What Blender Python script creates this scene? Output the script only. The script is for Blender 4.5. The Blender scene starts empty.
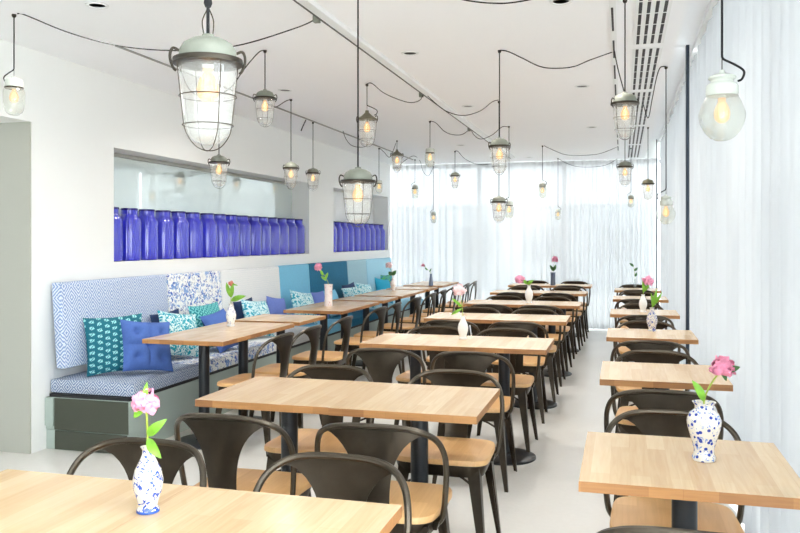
import bpy, bmesh, math, random
from mathutils import Vector, Matrix
random.seed(7)
PI = math.pi
S = bpy.context.scene
C = S.collection

# ------------------------------------------------------------------ camera, world, exposure
A = math.atan(222/800.0); CA, SA = math.cos(A), math.sin(A)
CAMZ = 1.42
cam = bpy.data.cameras.new('camera'); cam.sensor_width = 36; cam.lens = 36
cam.shift_y = -26.5/800; cam.clip_start = 0.02
co = bpy.data.objects.new('camera', cam); C.objects.link(co)
co.location = (0, 0, CAMZ); co.rotation_euler = (PI/2, 0, A)
S.camera = co

W = bpy.data.worlds.new('daylight'); S.world = W; W.use_nodes = True
bg = W.node_tree.nodes['Background']
bg.inputs[0].default_value = (0.955, 0.98, 1.0, 1); bg.inputs[1].default_value = 5.6

S.view_settings.view_transform = 'Standard'; S.view_settings.look = 'None'
S.view_settings.gamma = 1; S.view_settings.use_curve_mapping = False
S.view_settings.exposure = 0.92

def gp(px, py, z):
    """world point on the horizontal plane z seen at pixel px,py"""
    d = (CAMZ - z)*800/(py - 240.0)
    return at(px, d) + (z,)
def at(px, d):
    x = (px-400)/800*d
    return (x*CA - d*SA, x*SA + d*CA)
def zat(py, d): return CAMZ - (py-240.0)*d/800

# ------------------------------------------------------------------ materials
MATS = {}
def nmat(name):
    m = bpy.data.materials.new(name); m.use_nodes = True
    nt = m.node_tree; b = nt.nodes['Principled BSDF']; MATS[name] = m
    return m, nt, b
def lin(r, g, b):
    f = lambda c: ((c/255+0.055)/1.055)**2.4 if c > 10 else c/255/12.92
    return (f(r), f(g), f(b), 1)
def simple(name, col, rough=0.5, metal=0.0, noise=0.0, nscale=8, bump=0.0, spec=None):
    m, nt, b = nmat(name)
    b.inputs['Base Color'].default_value = col
    b.inputs['Roughness'].default_value = rough; b.inputs['Metallic'].default_value = metal
    if spec is not None: b.inputs['Specular IOR Level'].default_value = spec
    if noise or bump:
        tc = nt.nodes.new('ShaderNodeTexCoord'); n = nt.nodes.new('ShaderNodeTexNoise')
        n.inputs['Scale'].default_value = nscale; n.inputs['Detail'].default_value = 6
        nt.links.new(tc.outputs['Object'], n.inputs['Vector'])
        if noise:
            r = nt.nodes.new('ShaderNodeValToRGB')
            r.color_ramp.elements[0].position = .3; r.color_ramp.elements[1].position = .7
            r.color_ramp.elements[0].color = tuple(c*(1-noise) for c in col[:3])+(1,)
            r.color_ramp.elements[1].color = tuple(min(1, c*(1+noise)) for c in col[:3])+(1,)
            nt.links.new(n.outputs['Fac'], r.inputs[0]); nt.links.new(r.outputs[0], b.inputs['Base Color'])
        if bump:
            bp = nt.nodes.new('ShaderNodeBump'); bp.inputs['Strength'].default_value = bump
            bp.inputs['Distance'].default_value = .01
            nt.links.new(n.outputs['Fac'], bp.inputs['Height']); nt.links.new(bp.outputs[0], b.inputs['Normal'])
    return m
def math_node(nt, op, a, b=None, c=None):
    n = nt.nodes.new('ShaderNodeMath'); n.operation = op
    for i, v in enumerate((a, b, c)):
        if v is None: continue
        if isinstance(v, (int, float)): n.inputs[i].default_value = v
        else: nt.links.new(v, n.inputs[i])
    return n.outputs[0]
def mixcol(nt, fac, c1, c2):
    n = nt.nodes.new('ShaderNodeMix'); n.data_type = 'RGBA'
    for s, v in ((0, fac), (6, c1), (7, c2)):
        if hasattr(v, 'is_linked') or hasattr(v, 'links'): nt.links.new(v, n.inputs[s])
        else: n.inputs[s].default_value = v
    return n.outputs[2]

def wood(name, light, dark, bl=.42, bw=.05, rough=.38, along='Y', rnd=True):
    m, nt, b = nmat(name)
    tc = nt.nodes.new('ShaderNodeTexCoord'); mp = nt.nodes.new('ShaderNodeMapping')
    oi = nt.nodes.new('ShaderNodeObjectInfo')
    nt.links.new(tc.outputs['Object'], mp.inputs['Vector'])
    if along == 'Y': mp.inputs['Rotation'].default_value = (0, 0, PI/2)
    off = nt.nodes.new('ShaderNodeVectorMath'); off.operation = 'MULTIPLY'
    rv = nt.nodes.new('ShaderNodeCombineXYZ'); nt.links.new(oi.outputs['Random'], rv.inputs[0]); nt.links.new(oi.outputs['Random'], rv.inputs[1])
    nt.links.new(rv.outputs[0], off.inputs[0]); off.inputs[1].default_value = (7, 5, 0)
    nt.links.new(off.outputs[0], mp.inputs['Location'])
    br = nt.nodes.new('ShaderNodeTexBrick'); br.inputs['Scale'].default_value = 1
    br.inputs['Brick Width'].default_value = bl; br.inputs['Row Height'].default_value = bw
    br.inputs['Mortar Size'].default_value = .0006; br.offset = .37; br.offset_frequency = 2
    br.inputs['Color1'].default_value = (0, 0, 0, 1); br.inputs['Color2'].default_value = (1, 1, 1, 1)
    br.inputs['Mortar'].default_value = (.15, .15, .15, 1)
    nt.links.new(mp.outputs[0], br.inputs['Vector'])
    st = nt.nodes.new('ShaderNodeMapping'); st.inputs['Scale'].default_value = (3, 45, 45)
    nt.links.new(mp.outputs[0], st.inputs['Vector'])
    n = nt.nodes.new('ShaderNodeTexNoise'); n.inputs['Scale'].default_value = 1.6; n.inputs['Detail'].default_value = 7
    n.inputs['Distortion'].default_value = .8
    nt.links.new(st.outputs[0], n.inputs['Vector'])
    bw_ = nt.nodes.new('ShaderNodeRGBToBW'); nt.links.new(br.outputs['Color'], bw_.inputs[0])
    f = math_node(nt, 'ADD', math_node(nt, 'MULTIPLY', bw_.outputs[0], .42), math_node(nt, 'MULTIPLY', n.outputs['Fac'], .62))
    r = nt.nodes.new('ShaderNodeValToRGB'); r.color_ramp.elements[0].position = .15; r.color_ramp.elements[1].position = .85
    r.color_ramp.elements[0].color = dark; r.color_ramp.elements[1].color = light
    nt.links.new(f, r.inputs[0]); nt.links.new(r.outputs[0], b.inputs['Base Color'])
    b.inputs['Roughness'].default_value = rough
    return m

wall_m = simple('white_paint', lin(240, 241, 239), .6, noise=.008, nscale=2)
ceil_m = simple('ceiling_paint', lin(250, 251, 253), .7, noise=.006, nscale=1)
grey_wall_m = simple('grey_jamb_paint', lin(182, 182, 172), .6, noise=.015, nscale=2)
table_m = wood('oak_tabletop', lin(226, 198, 158), lin(202, 165, 120), .5, .055, .22)
edge_m = wood('oak_edge', lin(190, 138, 84), lin(140, 92, 52), .09, .2, .5, along='X')
seat_m = wood('beech_seat', lin(232, 186, 130), lin(206, 156, 100), .6, .07, .35)
gun_m = simple('gunmetal', lin(62, 54, 45), .35, .85, noise=.25, nscale=14)
tube_m = simple('gunmetal_tube', lin(84, 76, 66), .32, .88)
black_m = simple('black_powdercoat', lin(38, 41, 46), .33, .35)
dark_m = simple('dark_gap', lin(28, 28, 32), .6)
bench_m = simple('bench_paint', lin(170, 183, 176), .5, noise=.015, nscale=3)
porc_m = simple('porcelain', lin(205, 209, 200), .25)
capm = simple('lamp_cap_grey', lin(126, 129, 118), .5, .1, noise=.1, nscale=30)
conem = simple('lamp_cap_olive', lin(112, 108, 86), .5, .2, noise=.15, nscale=30)
rimm = simple('lamp_rim_metal', lin(56, 50, 42), .4, .7)
wire_m = simple('cage_wire', lin(66, 58, 48), .4, .85)
cord_m = simple('black_cord', lin(16, 16, 20), .85)
white_m = simple('white_metal', lin(238, 240, 240), .4)
green_m = simple('leaf_green', lin(120, 175, 50), .4, noise=.2, nscale=40)
dgreen_m = simple('leaf_dark_green', lin(60, 105, 50), .4, noise=.2, nscale=40)
stem_m = simple('stem_green', lin(150, 165, 60), .5)
pink_m = simple('peony_pink', lin(240, 160, 190), .6, noise=.12, nscale=30)
rose_m = simple('peony_rose', lin(220, 132, 160), .6, noise=.2, nscale=40)
pale_m = simple('peony_pale', lin(248, 215, 218), .6, noise=.08, nscale=30)
coral_m = simple('peony_coral', lin(205, 120, 100), .6, noise=.2, nscale=40)
concrete_ext = simple('exterior_render', lin(150, 155, 160), .8, noise=.1, nscale=.6)

def floor_mat():
    m, nt, b = nmat('polished_concrete')
    tc = nt.nodes.new('ShaderNodeTexCoord')
    n1 = nt.nodes.new('ShaderNodeTexNoise'); n1.inputs['Scale'].default_value = .9; n1.inputs['Detail'].default_value = 3
    n2 = nt.nodes.new('ShaderNodeTexNoise'); n2.inputs['Scale'].default_value = 35; n2.inputs['Detail'].default_value = 4
    nt.links.new(tc.outputs['Object'], n1.inputs['Vector']); nt.links.new(tc.outputs['Object'], n2.inputs['Vector'])
    f = math_node(nt, 'ADD', math_node(nt, 'MULTIPLY', n1.outputs['Fac'], .75), math_node(nt, 'MULTIPLY', n2.outputs['Fac'], .25))
    r = nt.nodes.new('ShaderNodeValToRGB'); r.color_ramp.elements[0].position = .3; r.color_ramp.elements[1].position = .7
    r.color_ramp.elements[0].color = lin(218, 216, 210); r.color_ramp.elements[1].color = lin(231, 229, 225)
    nt.links.new(f, r.inputs[0]); nt.links.new(r.outputs[0], b.inputs['Base Color'])
    b.inputs['Roughness'].default_value = .28
    return m
floor_m = floor_mat()

def sheer_mat(name, transp, col, tcol):
    m = bpy.data.materials.new(name); m.use_nodes = True; nt = m.node_tree; nt.nodes.clear()
    out = nt.nodes.new('ShaderNodeOutputMaterial')
    tl = nt.nodes.new('ShaderNodeBsdfTranslucent'); df = nt.nodes.new('ShaderNodeBsdfDiffuse'); tr = nt.nodes.new('ShaderNodeBsdfTransparent')
    tl.inputs[0].default_value = tcol; df.inputs[0].default_value = col
    a = nt.nodes.new('ShaderNodeMixShader'); a.inputs[0].default_value = .42
    nt.links.new(tl.outputs[0], a.inputs[1]); nt.links.new(df.outputs[0], a.inputs[2])
    b = nt.nodes.new('ShaderNodeMixShader')
    # the cloth is seen through more easily face-on than along a fold
    lw = nt.nodes.new('ShaderNodeLayerWeight'); lw.inputs[0].default_value = .5
    f = math_node(nt, 'SUBTRACT', 1.0, lw.outputs['Facing'])
    f = math_node(nt, 'MULTIPLY', f, transp)
    f = math_node(nt, 'SUBTRACT', 1.0, f)
    nt.links.new(f, b.inputs[0])
    nt.links.new(tr.outputs[0], b.inputs[1]); nt.links.new(a.outputs[0], b.inputs[2])
    nt.links.new(b.outputs[0], out.inputs[0])
    return m
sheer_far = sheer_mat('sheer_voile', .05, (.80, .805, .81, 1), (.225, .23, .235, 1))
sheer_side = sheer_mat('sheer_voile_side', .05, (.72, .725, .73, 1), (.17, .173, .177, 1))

def thin_glass(name, tint, rough=.03, gloss=.12, frost=0.0):
    m = bpy.data.materials.new(name); m.use_nodes = True; nt = m.node_tree; nt.nodes.clear()
    out = nt.nodes.new('ShaderNodeOutputMaterial')
    tr = nt.nodes.new('ShaderNodeBsdfTransparent'); tr.inputs[0].default_value = tint
    gl = nt.nodes.new('ShaderNodeBsdfGlossy'); gl.inputs[1].default_value = rough
    lw = nt.nodes.new('ShaderNodeLayerWeight'); lw.inputs[0].default_value = .35
    f = math_node(nt, 'ADD', math_node(nt, 'MULTIPLY', lw.outputs['Facing'], .5), gloss)
    mx = nt.nodes.new('ShaderNodeMixShader'); nt.links.new(f, mx.inputs[0])
    nt.links.new(tr.outputs[0], mx.inputs[1]); nt.links.new(gl.outputs[0], mx.inputs[2])
    last = mx.outputs[0]
    if frost:
        tl = nt.nodes.new('ShaderNodeBsdfTranslucent'); tl.inputs[0].default_value = (.95, .97, .95, 1)
        df = nt.nodes.new('ShaderNodeBsdfDiffuse'); df.inputs[0].default_value = (.92, .94, .92, 1)
        ad = nt.nodes.new('ShaderNodeMixShader'); nt.links.new(tl.outputs[0], ad.inputs[1]); nt.links.new(df.outputs[0], ad.inputs[2])
        m2 = nt.nodes.new('ShaderNodeMixShader'); m2.inputs[0].default_value = frost
        nt.links.new(last, m2.inputs[1]); nt.links.new(ad.outputs[0], m2.inputs[2]); last = m2.outputs[0]
    nt.links.new(last, out.inputs[0])
    return m
glass_m = thin_glass('lamp_glass', (.97, .97, .96, 1), gloss=.035, frost=.2)
frost_m = thin_glass('ribbed_glass', (.90, .93, .90, 1), .2, .08, .16)
pane_m = thin_glass('window_glass', (.93, .96, .97, 1), .01, .04)
vaseglass_m = thin_glass('clear_vase_glass', (.85, .9, .92, 1), .03, .1, .1)

def mirror_glass():
    m, nt, b = nmat('niche_glass')
    b.inputs['Base Color'].default_value = lin(214, 226, 223); b.inputs['Metallic'].default_value = .35; b.inputs['Roughness'].default_value = .04
    b.inputs['Coat Weight'].default_value = 1; b.inputs['Coat Roughness'].default_value = .02
    b.inputs['IOR'].default_value = 2.2
    return m
mirror_m = mirror_glass()

def bulb_mat(strength, col=(1, .56, .2)):
    m = bpy.data.materials.new('bulb_glow'); m.use_nodes = True; nt = m.node_tree; nt.nodes.clear()
    out = nt.nodes.new('ShaderNodeOutputMaterial'); e = nt.nodes.new('ShaderNodeEmission')
    e.inputs[0].default_value = col+(1,); e.inputs[1].default_value = strength
    nt.links.new(e.outputs[0], out.inputs[0]); return m
bulb_m = bulb_mat(1.6, (1, .58, .24)); fil_m = bulb_mat(1.6, (1, .66, .28))

def cobalt():
    m, nt, b = nmat('cobalt_glass')
    b.inputs['Base Color'].default_value = lin(62, 66, 226); b.inputs['Roughness'].default_value = .10; b.inputs['Specular IOR Level'].default_value = .9
    b.inputs['Coat Weight'].default_value = .6; b.inputs['Coat Roughness'].default_value = .05
    b.inputs['Transmission Weight'].default_value = .35; b.inputs['IOR'].default_value = 1.5
    return m
cobalt_m = cobalt()
cobalt_lid = simple('cobalt_lid', lin(28, 24, 110), .15)

# pattern fabrics; they use the surface's own UV in metres
def uvnode(nt, scale=(1, 1, 1), rot=0):
    tc = nt.nodes.new('ShaderNodeTexCoord'); mp = nt.nodes.new('ShaderNodeMapping')
    mp.inputs['Scale'].default_value = scale; mp.inputs['Rotation'].default_value = (0, 0, rot)
    nt.links.new(tc.outputs['UV'], mp.inputs['Vector']); return mp.outputs[0]
def weave_bump(nt, b, s=.15):
    n = nt.nodes.new('ShaderNodeTexNoise'); n.inputs['Scale'].default_value = 260
    nt.links.new(uvnode(nt), n.inputs['Vector'])
    bp = nt.nodes.new('ShaderNodeBump'); bp.inputs['Strength'].default_value = s; bp.inputs['Distance'].default_value = .003
    nt.links.new(n.outputs['Fac'], bp.inputs['Height']); nt.links.new(bp.outputs[0], b.inputs['Normal'])
def diamond(name, c1, c2, pitch=.17, rings=5, th=.5):
    m, nt, b = nmat(name); uv = uvnode(nt)
    sp = nt.nodes.new('ShaderNodeSeparateXYZ'); nt.links.new(uv, sp.inputs[0])
    def tri(s, p):
        f = math_node(nt, 'FRACT', math_node(nt, 'DIVIDE', s, p))
        return math_node(nt, 'ABSOLUTE', math_node(nt, 'SUBTRACT', f, .5))
    d = math_node(nt, 'ADD', tri(sp.outputs[0], pitch), tri(sp.outputs[1], pitch*1.05))
    f = math_node(nt, 'FRACT', math_node(nt, 'MULTIPLY', d, rings))
    n = nt.nodes.new('ShaderNodeTexNoise'); n.inputs['Scale'].default_value = 120; nt.links.new(uv, n.inputs['Vector'])
    f = math_node(nt, 'ADD', f, math_node(nt, 'MULTIPLY', math_node(nt, 'SUBTRACT', n.outputs['Fac'], .5), .9))
    g = math_node(nt, 'GREATER_THAN', f, th)
    nt.links.new(mixcol(nt, g, c1, c2), b.inputs['Base Color']); b.inputs['Roughness'].default_value = .85; weave_bump(nt, b)
    return m
def blotch(name, base, inks, scale=22):
    m, nt, b = nmat(name); uv = uvnode(nt); col = base
    for k, (ink, th, sc) in enumerate(inks):
        mp = nt.nodes.new('ShaderNodeMapping'); mp.inputs['Location'].default_value = (k*3.7, k*1.9, k)
        nt.links.new(uv, mp.inputs['Vector'])
        n = nt.nodes.new('ShaderNodeTexNoise'); n.inputs['Scale'].default_value = scale*sc; n.inputs['Detail'].default_value = 2.5
        n.inputs['Distortion'].default_value = 1.4; nt.links.new(mp.outputs[0], n.inputs['Vector'])
        g = math_node(nt, 'GREATER_THAN', n.outputs['Fac'], th)
        col = mixcol(nt, g, col, ink)
    nt.links.new(col, b.inputs['Base Color']); b.inputs['Roughness'].default_value = .85; weave_bump(nt, b)
    return m
def leafy(name, base, ink, sx=18, sy=26, th=.33, wob=.25):
    m, nt, b = nmat(name); uv = uvnode(nt, (sx, sy, 1), .5)
    sp = nt.nodes.new('ShaderNodeSeparateXYZ'); nt.links.new(uv, sp.inputs[0])
    row = math_node(nt, 'FLOOR', sp.outputs[1])
    xs = math_node(nt, 'ADD', sp.outputs[0], math_node(nt, 'MULTIPLY', math_node(nt, 'MODULO', row, 2), .5))
    fx = math_node(nt, 'SUBTRACT', math_node(nt, 'FRACT', xs), .5); fy = math_node(nt, 'SUBTRACT', math_node(nt, 'FRACT', sp.outputs[1]), .5)
    d = math_node(nt, 'ADD', math_node(nt, 'ABSOLUTE', fx), math_node(nt, 'MULTIPLY', math_node(nt, 'ABSOLUTE', fy), .8))
    n = nt.nodes.new('ShaderNodeTexNoise'); n.inputs['Scale'].default_value = 3.5; nt.links.new(uv, n.inputs['Vector'])
    d = math_node(nt, 'ADD', d, math_node(nt, 'MULTIPLY', math_node(nt, 'SUBTRACT', n.outputs['Fac'], .5), wob*2))
    g = math_node(nt, 'LESS_THAN', d, th)
    h = math_node(nt, 'LESS_THAN', math_node(nt, 'ABSOLUTE', fx), .045)
    g = math_node(nt, 'SUBTRACT', g, math_node(nt, 'MULTIPLY', h, g))
    nt.links.new(mixcol(nt, g, base, ink), b.inputs['Base Color']); b.inputs['Roughness'].default_value = .8; weave_bump(nt, b)
    return m
def cloth(name, col, noise=.06):
    m = simple(name, col, .85, noise=noise, nscale=60); return m

fab_geo = diamond('blue_white_geometric', lin(214, 222, 234), lin(132, 156, 200), .15, 6)
fab_geo2 = diamond('grey_blue_geometric', lin(206, 214, 224), lin(112, 130, 166), .10, 5, .42)
fab_floral = blotch('blue_floral', lin(238, 240, 240), [(lin(130, 165, 215), .56, 1), (lin(40, 80, 175), .60, 1.5), (lin(60, 70, 100), .66, 2.2)])
fab_pale = diamond('pale_zigzag', lin(240, 241, 240), lin(216, 223, 226), .06, 3, .6)
fab_sky = cloth('sky_blue_wool', lin(122, 192, 224)); fab_teal = cloth('deep_teal_wool', lin(20, 106, 142), .15)
fab_greyblue = cloth('grey_blue_wool', lin(158, 194, 208)); fab_ice = cloth('ice_blue_wool', lin(166, 214, 234))
fab_peri = cloth('periwinkle_cotton', lin(104, 124, 196)); fab_blue = cloth('cobalt_cotton', lin(74, 106, 176))
fab_navy = cloth('navy_cotton', lin(30, 52, 92)); fab_turq = cloth('turquoise_cotton', lin(36, 160, 196))
fab_leaf = leafy('teal_leaf_print', lin(14, 104, 122), lin(150, 215, 215))
fab_turqp = blotch('turquoise_scroll_print', lin(30, 160, 180), [(lin(215, 238, 238), .50, 1.6)], 24)
fab_latt = diamond('teal_lattice_print', lin(26, 128, 138), lin(120, 200, 200), .055, 2, .55)
fab_light = blotch('aqua_sprig_print', lin(205, 232, 236), [(lin(40, 160, 185), .53, 1.4)], 26)
fab_green = blotch('green_blue_print', lin(40, 130, 150), [(lin(90, 180, 90), .5, 1), (lin(30, 60, 140), .58, 1.3)], 26)

def delft(name, base, ink, th, scale, extra=None):
    m, nt, b = nmat(name)
    tc = nt.nodes.new('ShaderNodeTexCoord'); n = nt.nodes.new('ShaderNodeTexNoise'); n.inputs['Scale'].default_value = scale
    n.inputs['Detail'].default_value = 3; n.inputs['Distortion'].default_value = 1.8
    nt.links.new(tc.outputs['Object'], n.inputs['Vector'])
    col = mixcol(nt, math_node(nt, 'GREATER_THAN', n.outputs['Fac'], th), base, ink)
    if extra:
        v = nt.nodes.new('ShaderNodeTexVoronoi'); v.inputs['Scale'].default_value = extra[1]
        nt.links.new(tc.outputs['Object'], v.inputs['Vector'])
        col = mixcol(nt, math_node(nt, 'LESS_THAN', v.outputs['Distance'], extra[2]), col, extra[0])
    nt.links.new(col, b.inputs['Base Color']); b.inputs['Roughness'].default_value = .12; b.inputs['Coat Weight'].default_value = .5
    return m
delft_m = delft('delft_scroll_glaze', lin(222, 214, 202), lin(45, 80, 170), .55, 60)
delft_dot = delft('delft_flower_glaze', lin(226, 221, 212), lin(120, 150, 210), .60, 60, (lin(40, 66, 160), 62, .33))
plain_glaze = simple('white_glaze', lin(240, 240, 238), .15)
delft_lite = delft('pale_delft_glaze', lin(242, 240, 236), lin(130, 140, 190), .60, 50)
pinkglaze = delft('pink_flower_glaze', lin(242, 232, 230), lin(205, 130, 140), .62, 40)
greyglaze = simple('slate_glaze', lin(110, 120, 140), .2)

# ------------------------------------------------------------------ mesh helpers
def obj(name, bm, mat, parent=None, smooth=False, loc=None):
    me = bpy.data.meshes.new(name); bm.to_mesh(me); bm.free()
    if isinstance(mat, (list, tuple)):
        for m_ in mat: me.materials.append(m_)
    else: me.materials.append(mat)
    if smooth:
        me.polygons.foreach_set('use_smooth', [True]*len(me.polygons))
        me.set_sharp_from_angle(angle=math.radians(38))
    o = bpy.data.objects.new(name, me); C.objects.link(o)
    if parent: o.parent = parent
    if loc: o.location = loc
    return o
def thing(name, label, cat, loc=(0, 0, 0), rotz=0, group=None):
    o = bpy.data.objects.new(name, None); C.objects.link(o); o.empty_display_size = .05
    o.location = loc; o.rotation_euler = (0, 0, rotz); o['label'] = label; o['category'] = cat
    if group: o['group'] = group
    return o
def tag(o, label, cat, group=None):
    o['label'] = label; o['category'] = cat
    if group: o['group'] = group
    return o
def struct(o): o['kind'] = 'structure'; return o
def dup(root, loc, rotz, label, group=None):
    r = root.copy(); C.objects.link(r); r.location = loc; r.rotation_euler = (0, 0, rotz); r['label'] = label
    if group: r['group'] = group
    for ch in root.children:
        c = ch.copy(); C.objects.link(c); c.parent = r
        for g in ch.children:
            d = g.copy(); C.objects.link(d); d.parent = c
    return r
def box(bm, x0, x1, y0, y1, z0, z1, bev=0, mi=0):
    r = bmesh.ops.create_cube(bm, size=1)
    vs = r['verts']
    for v in vs: v.co = Vector(((x0+x1)/2+v.co.x*(x1-x0), (y0+y1)/2+v.co.y*(y1-y0), (z0+z1)/2+v.co.z*(z1-z0)))
    fs = set(f for v in vs for f in v.link_faces)
    for f in fs: f.material_index = mi
    if bev:
        es = set(e for v in vs for e in v.link_edges)
        bmesh.ops.bevel(bm, geom=list(es), offset=bev, segments=2, profile=.7, affect='EDGES')
    return vs
def lathe(bm, prof, seg=24, cx=0, cy=0, flute=0, nfl=0, mi=0):
    rings = []
    for r, z in prof:
        ring = []
        for i in range(seg):
            a = 2*PI*i/seg
            rr = r*(1+(flute*math.cos(a*nfl) if nfl and flute else 0))
            ring.append(bm.verts.new((cx+rr*math.cos(a), cy+rr*math.sin(a), z)))
        rings.append(ring)
    for k in range(len(rings)-1):
        for i in range(seg):
            j = (i+1) % seg
            f = bm.faces.new((rings[k][i], rings[k][j], rings[k+1][j], rings[k+1][i])); f.material_index = mi
    for ring, fl in ((rings[0], True), (rings[-1], False)):
        if (prof[0][0] if fl else prof[-1][0]) > 1e-5:
            f = bm.faces.new(ring[::-1] if fl else ring); f.material_index = mi
    bmesh.ops.recalc_face_normals(bm, faces=bm.faces[:])
def lathe_open(bm, prof, seg=24, flute=0, nfl=0):
    rings = []
    for r, z in prof:
        rings.append([bm.verts.new((r*(1+(flute*math.cos(2*PI*i/seg*nfl) if nfl else 0))*math.cos(2*PI*i/seg), r*(1+(flute*math.cos(2*PI*i/seg*nfl) if nfl else 0))*math.sin(2*PI*i/seg), z)) for i in range(seg)])
    for k in range(len(rings)-1):
        for i in range(seg):
            j = (i+1) % seg
            bm.faces.new((rings[k][i], rings[k][j], rings[k+1][j], rings[k+1][i]))
def catmull(pts, n=6, closed=False):
    pts = [Vector(p) for p in pts]; out = []
    N = len(pts); rng = range(N if closed else N-1)
    for i in rng:
        g = (lambda k: pts[k % N]) if closed else (lambda k: pts[max(0, min(N-1, k))])
        p0, p1, p2, p3 = g(i-1), g(i), g(i+1), g(i+2)
        for s in range(n):
            t = s/n
            out.append(.5*((2*p1)+(-p0+p2)*t+(2*p0-5*p1+4*p2-p3)*t*t+(-p0+3*p1-3*p2+p3)*t**3))
    if not closed: out.append(pts[-1])
    return out
def tube(bm, pts, r, seg=8, closed=False, taper=None):
    pts = [Vector(p) for p in pts]; N = len(pts); rings = []
    prev = None
    for i, p in enumerate(pts):
        if closed: t = pts[(i+1) % N]-pts[i-1]
        else: t = pts[min(i+1, N-1)]-pts[max(i-1, 0)]
        if t.length < 1e-9: t = Vector((0, 0, 1))
        t.normalize()
        if prev is None:
            u = t.orthogonal().normalized()
        else:
            u = prev - t*prev.dot(t)
            u = u.normalized() if u.length > 1e-6 else t.orthogonal().normalized()
        prev = u; w = t.cross(u)
        rr = r if taper is None else r*taper(i/(N-1))
        rings.append([bm.verts.new(p+rr*(math.cos(2*PI*k/seg)*u+math.sin(2*PI*k/seg)*w)) for k in range(seg)])
    for i in range(N if closed else N-1):
        a, b = rings[i], rings[(i+1) % N]
        for k in range(seg):
            j = (k+1) % seg
            bm.faces.new((a[k], a[j], b[j], b[k]))
    if not closed:
        bm.faces.new(rings[0][::-1]); bm.faces.new(rings[-1])
def uvbox(o, off=0.0):
    """metric UVs per dominant face direction"""
    me = o.data; uv = me.uv_layers.new(name='UVMap')
    for p in me.polygons:
        n = p.normal; ax = max(range(3), key=lambda k: abs(n[k]))
        for li in p.loop_indices:
            v = me.vertices[me.loops[li].vertex_index].co
            uv.data[li].uv = {0: (v.y+off, v.z), 1: (v.x+off, v.z), 2: (v.y+off, v.x)}[ax]

# ------------------------------------------------------------------ the room
CEIL = 2.69; XW = -3.78; YF = 13.08; XR = 0.60; YB = -2.6
bm = bmesh.new(); box(bm, -7.5, XR+.05, YB-.2, YF+.3, -.1, 0); struct(obj('floor', bm, floor_m))
bm = bmesh.new(); box(bm, -7.5, .34, YB-.2, YF+.3, CEIL, CEIL+.34); struct(obj('ceiling', bm, ceil_m))
bm = bmesh.new(); box(bm, .34, XR+.4, YB-.2, YF+.3, CEIL+.28, CEIL+.34); struct(obj('ceiling', bm, ceil_m))
# left wall with two niches; an opening to a corridor on its near side
YO = 4.47; NZ0, NZ1 = 1.25, 2.135; N1 = (5.36, 9.36); N2 = (10.24, 12.86); NX = -4.0
bm = bmesh.new()
box(bm, XW-.5, XW, YO, N1[0], 0, CEIL); box(bm, XW-.5, XW, N1[1], N2[0], 0, CEIL); box(bm, XW-.5, XW, N2[1], YF, 0, CEIL)
for n in (N1, N2):
    box(bm, XW-.5, XW, n[0], n[1], 0, NZ0); box(bm, XW-.5, XW, n[0], n[1], NZ1, CEIL); box(bm, XW-.5, NX-.03, n[0], n[1], NZ0, NZ1)
box(bm, XW-.3, XW, YB, YO, 2.205, CEIL)       # header over the corridor opening
struct(obj('wall_left', bm, wall_m))
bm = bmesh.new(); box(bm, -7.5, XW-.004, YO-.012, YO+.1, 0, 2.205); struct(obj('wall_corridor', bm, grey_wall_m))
bm = bmesh.new(); box(bm, -7.6, -7.5, YB, YO+.1, 0, CEIL); struct(obj('wall_corridor_end', bm, wall_m))
bm = bmesh.new(); box(bm, -7.5, -.75, YB-.2, YB, 0, CEIL); struct(obj('wall_back', bm, wall_m))  # unseen wall, cut short so an added window brings in daylight
bm = bmesh.new(); box(bm, NX-.028, NX-.01, N1[0]+.01, N1[1]-.01, NZ0+.004, NZ1-.004); struct(obj('window_1', bm, mirror_m))
bm = bmesh.new(); box(bm, NX-.01, NX+.012, N1[0]+.01, N1[1]-.01, NZ1-.03, NZ1-.002); struct(obj('trim_1', bm, simple('grey_bead', lin(170, 172, 166), .5)))
# far and right glazing: dark frames, glass
def glazing(name, axis, c, a0, a1, posts, z1):
    fr = bmesh.new()
    t = .03
    def seg(u0, u1, z0, z1_):
        if axis == 'x': box(fr, c-.02, c+.03, u0, u1, z0, z1_)
        else: box(fr, u0, u1, c-.02, c+.03, z0, z1_)
    seg(a0, a1, 0.0, .06); seg(a0, a1, z1-.06, z1)
    for p in posts: seg(p-t, p+t, .06, z1-.06)
    fo = struct(obj(name, fr, simple(name+'_frame', lin(70, 76, 82), .4, .6)))
    g = bmesh.new()
    if axis == 'x': box(g, c-.003, c+.003, a0, a1, .06, z1-.06)
    else: box(g, a0, a1, c-.003, c+.003, .06, z1-.06)
    go = obj('glass', g, pane_m, fo)
    return fo
glazing('window_2', 'x', XR+.12, YB, YF+.1, [0.4, 3.5, 9.9], CEIL+.28)
glazing('added_back_window', 'y', YB-.1, -.75, XR+.1, [-.1], CEIL)  # unseen window behind the camera, added to bring in more daylight
glazing('window_3', 'y', YF+.16, XW, XR+.1, [-2.3, -.9], CEIL)
bm = bmesh.new(); box(bm, .490, .516, 6.73, 6.79, 0, CEIL+.28, .003); struct(obj('trim_2', bm, simple('dark_mullion', lin(52, 62, 74), .4, .5)))
bm = bmesh.new(); box(bm, .508, .522, 12.93, 12.96, 0, CEIL+.28); struct(obj('trim_3', bm, MATS['dark_mullion']))
bm = bmesh.new(); box(bm, .34, XR+.4, YF-.03, YF+.1, CEIL, CEIL+.28); struct(obj('wall_far', bm, wall_m))
bm = bmesh.new(); box(bm, .545, .612, 1.6, YF-.03, CEIL+.24, CEIL+.28); struct(obj('trim_4', bm, white_m))
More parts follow.
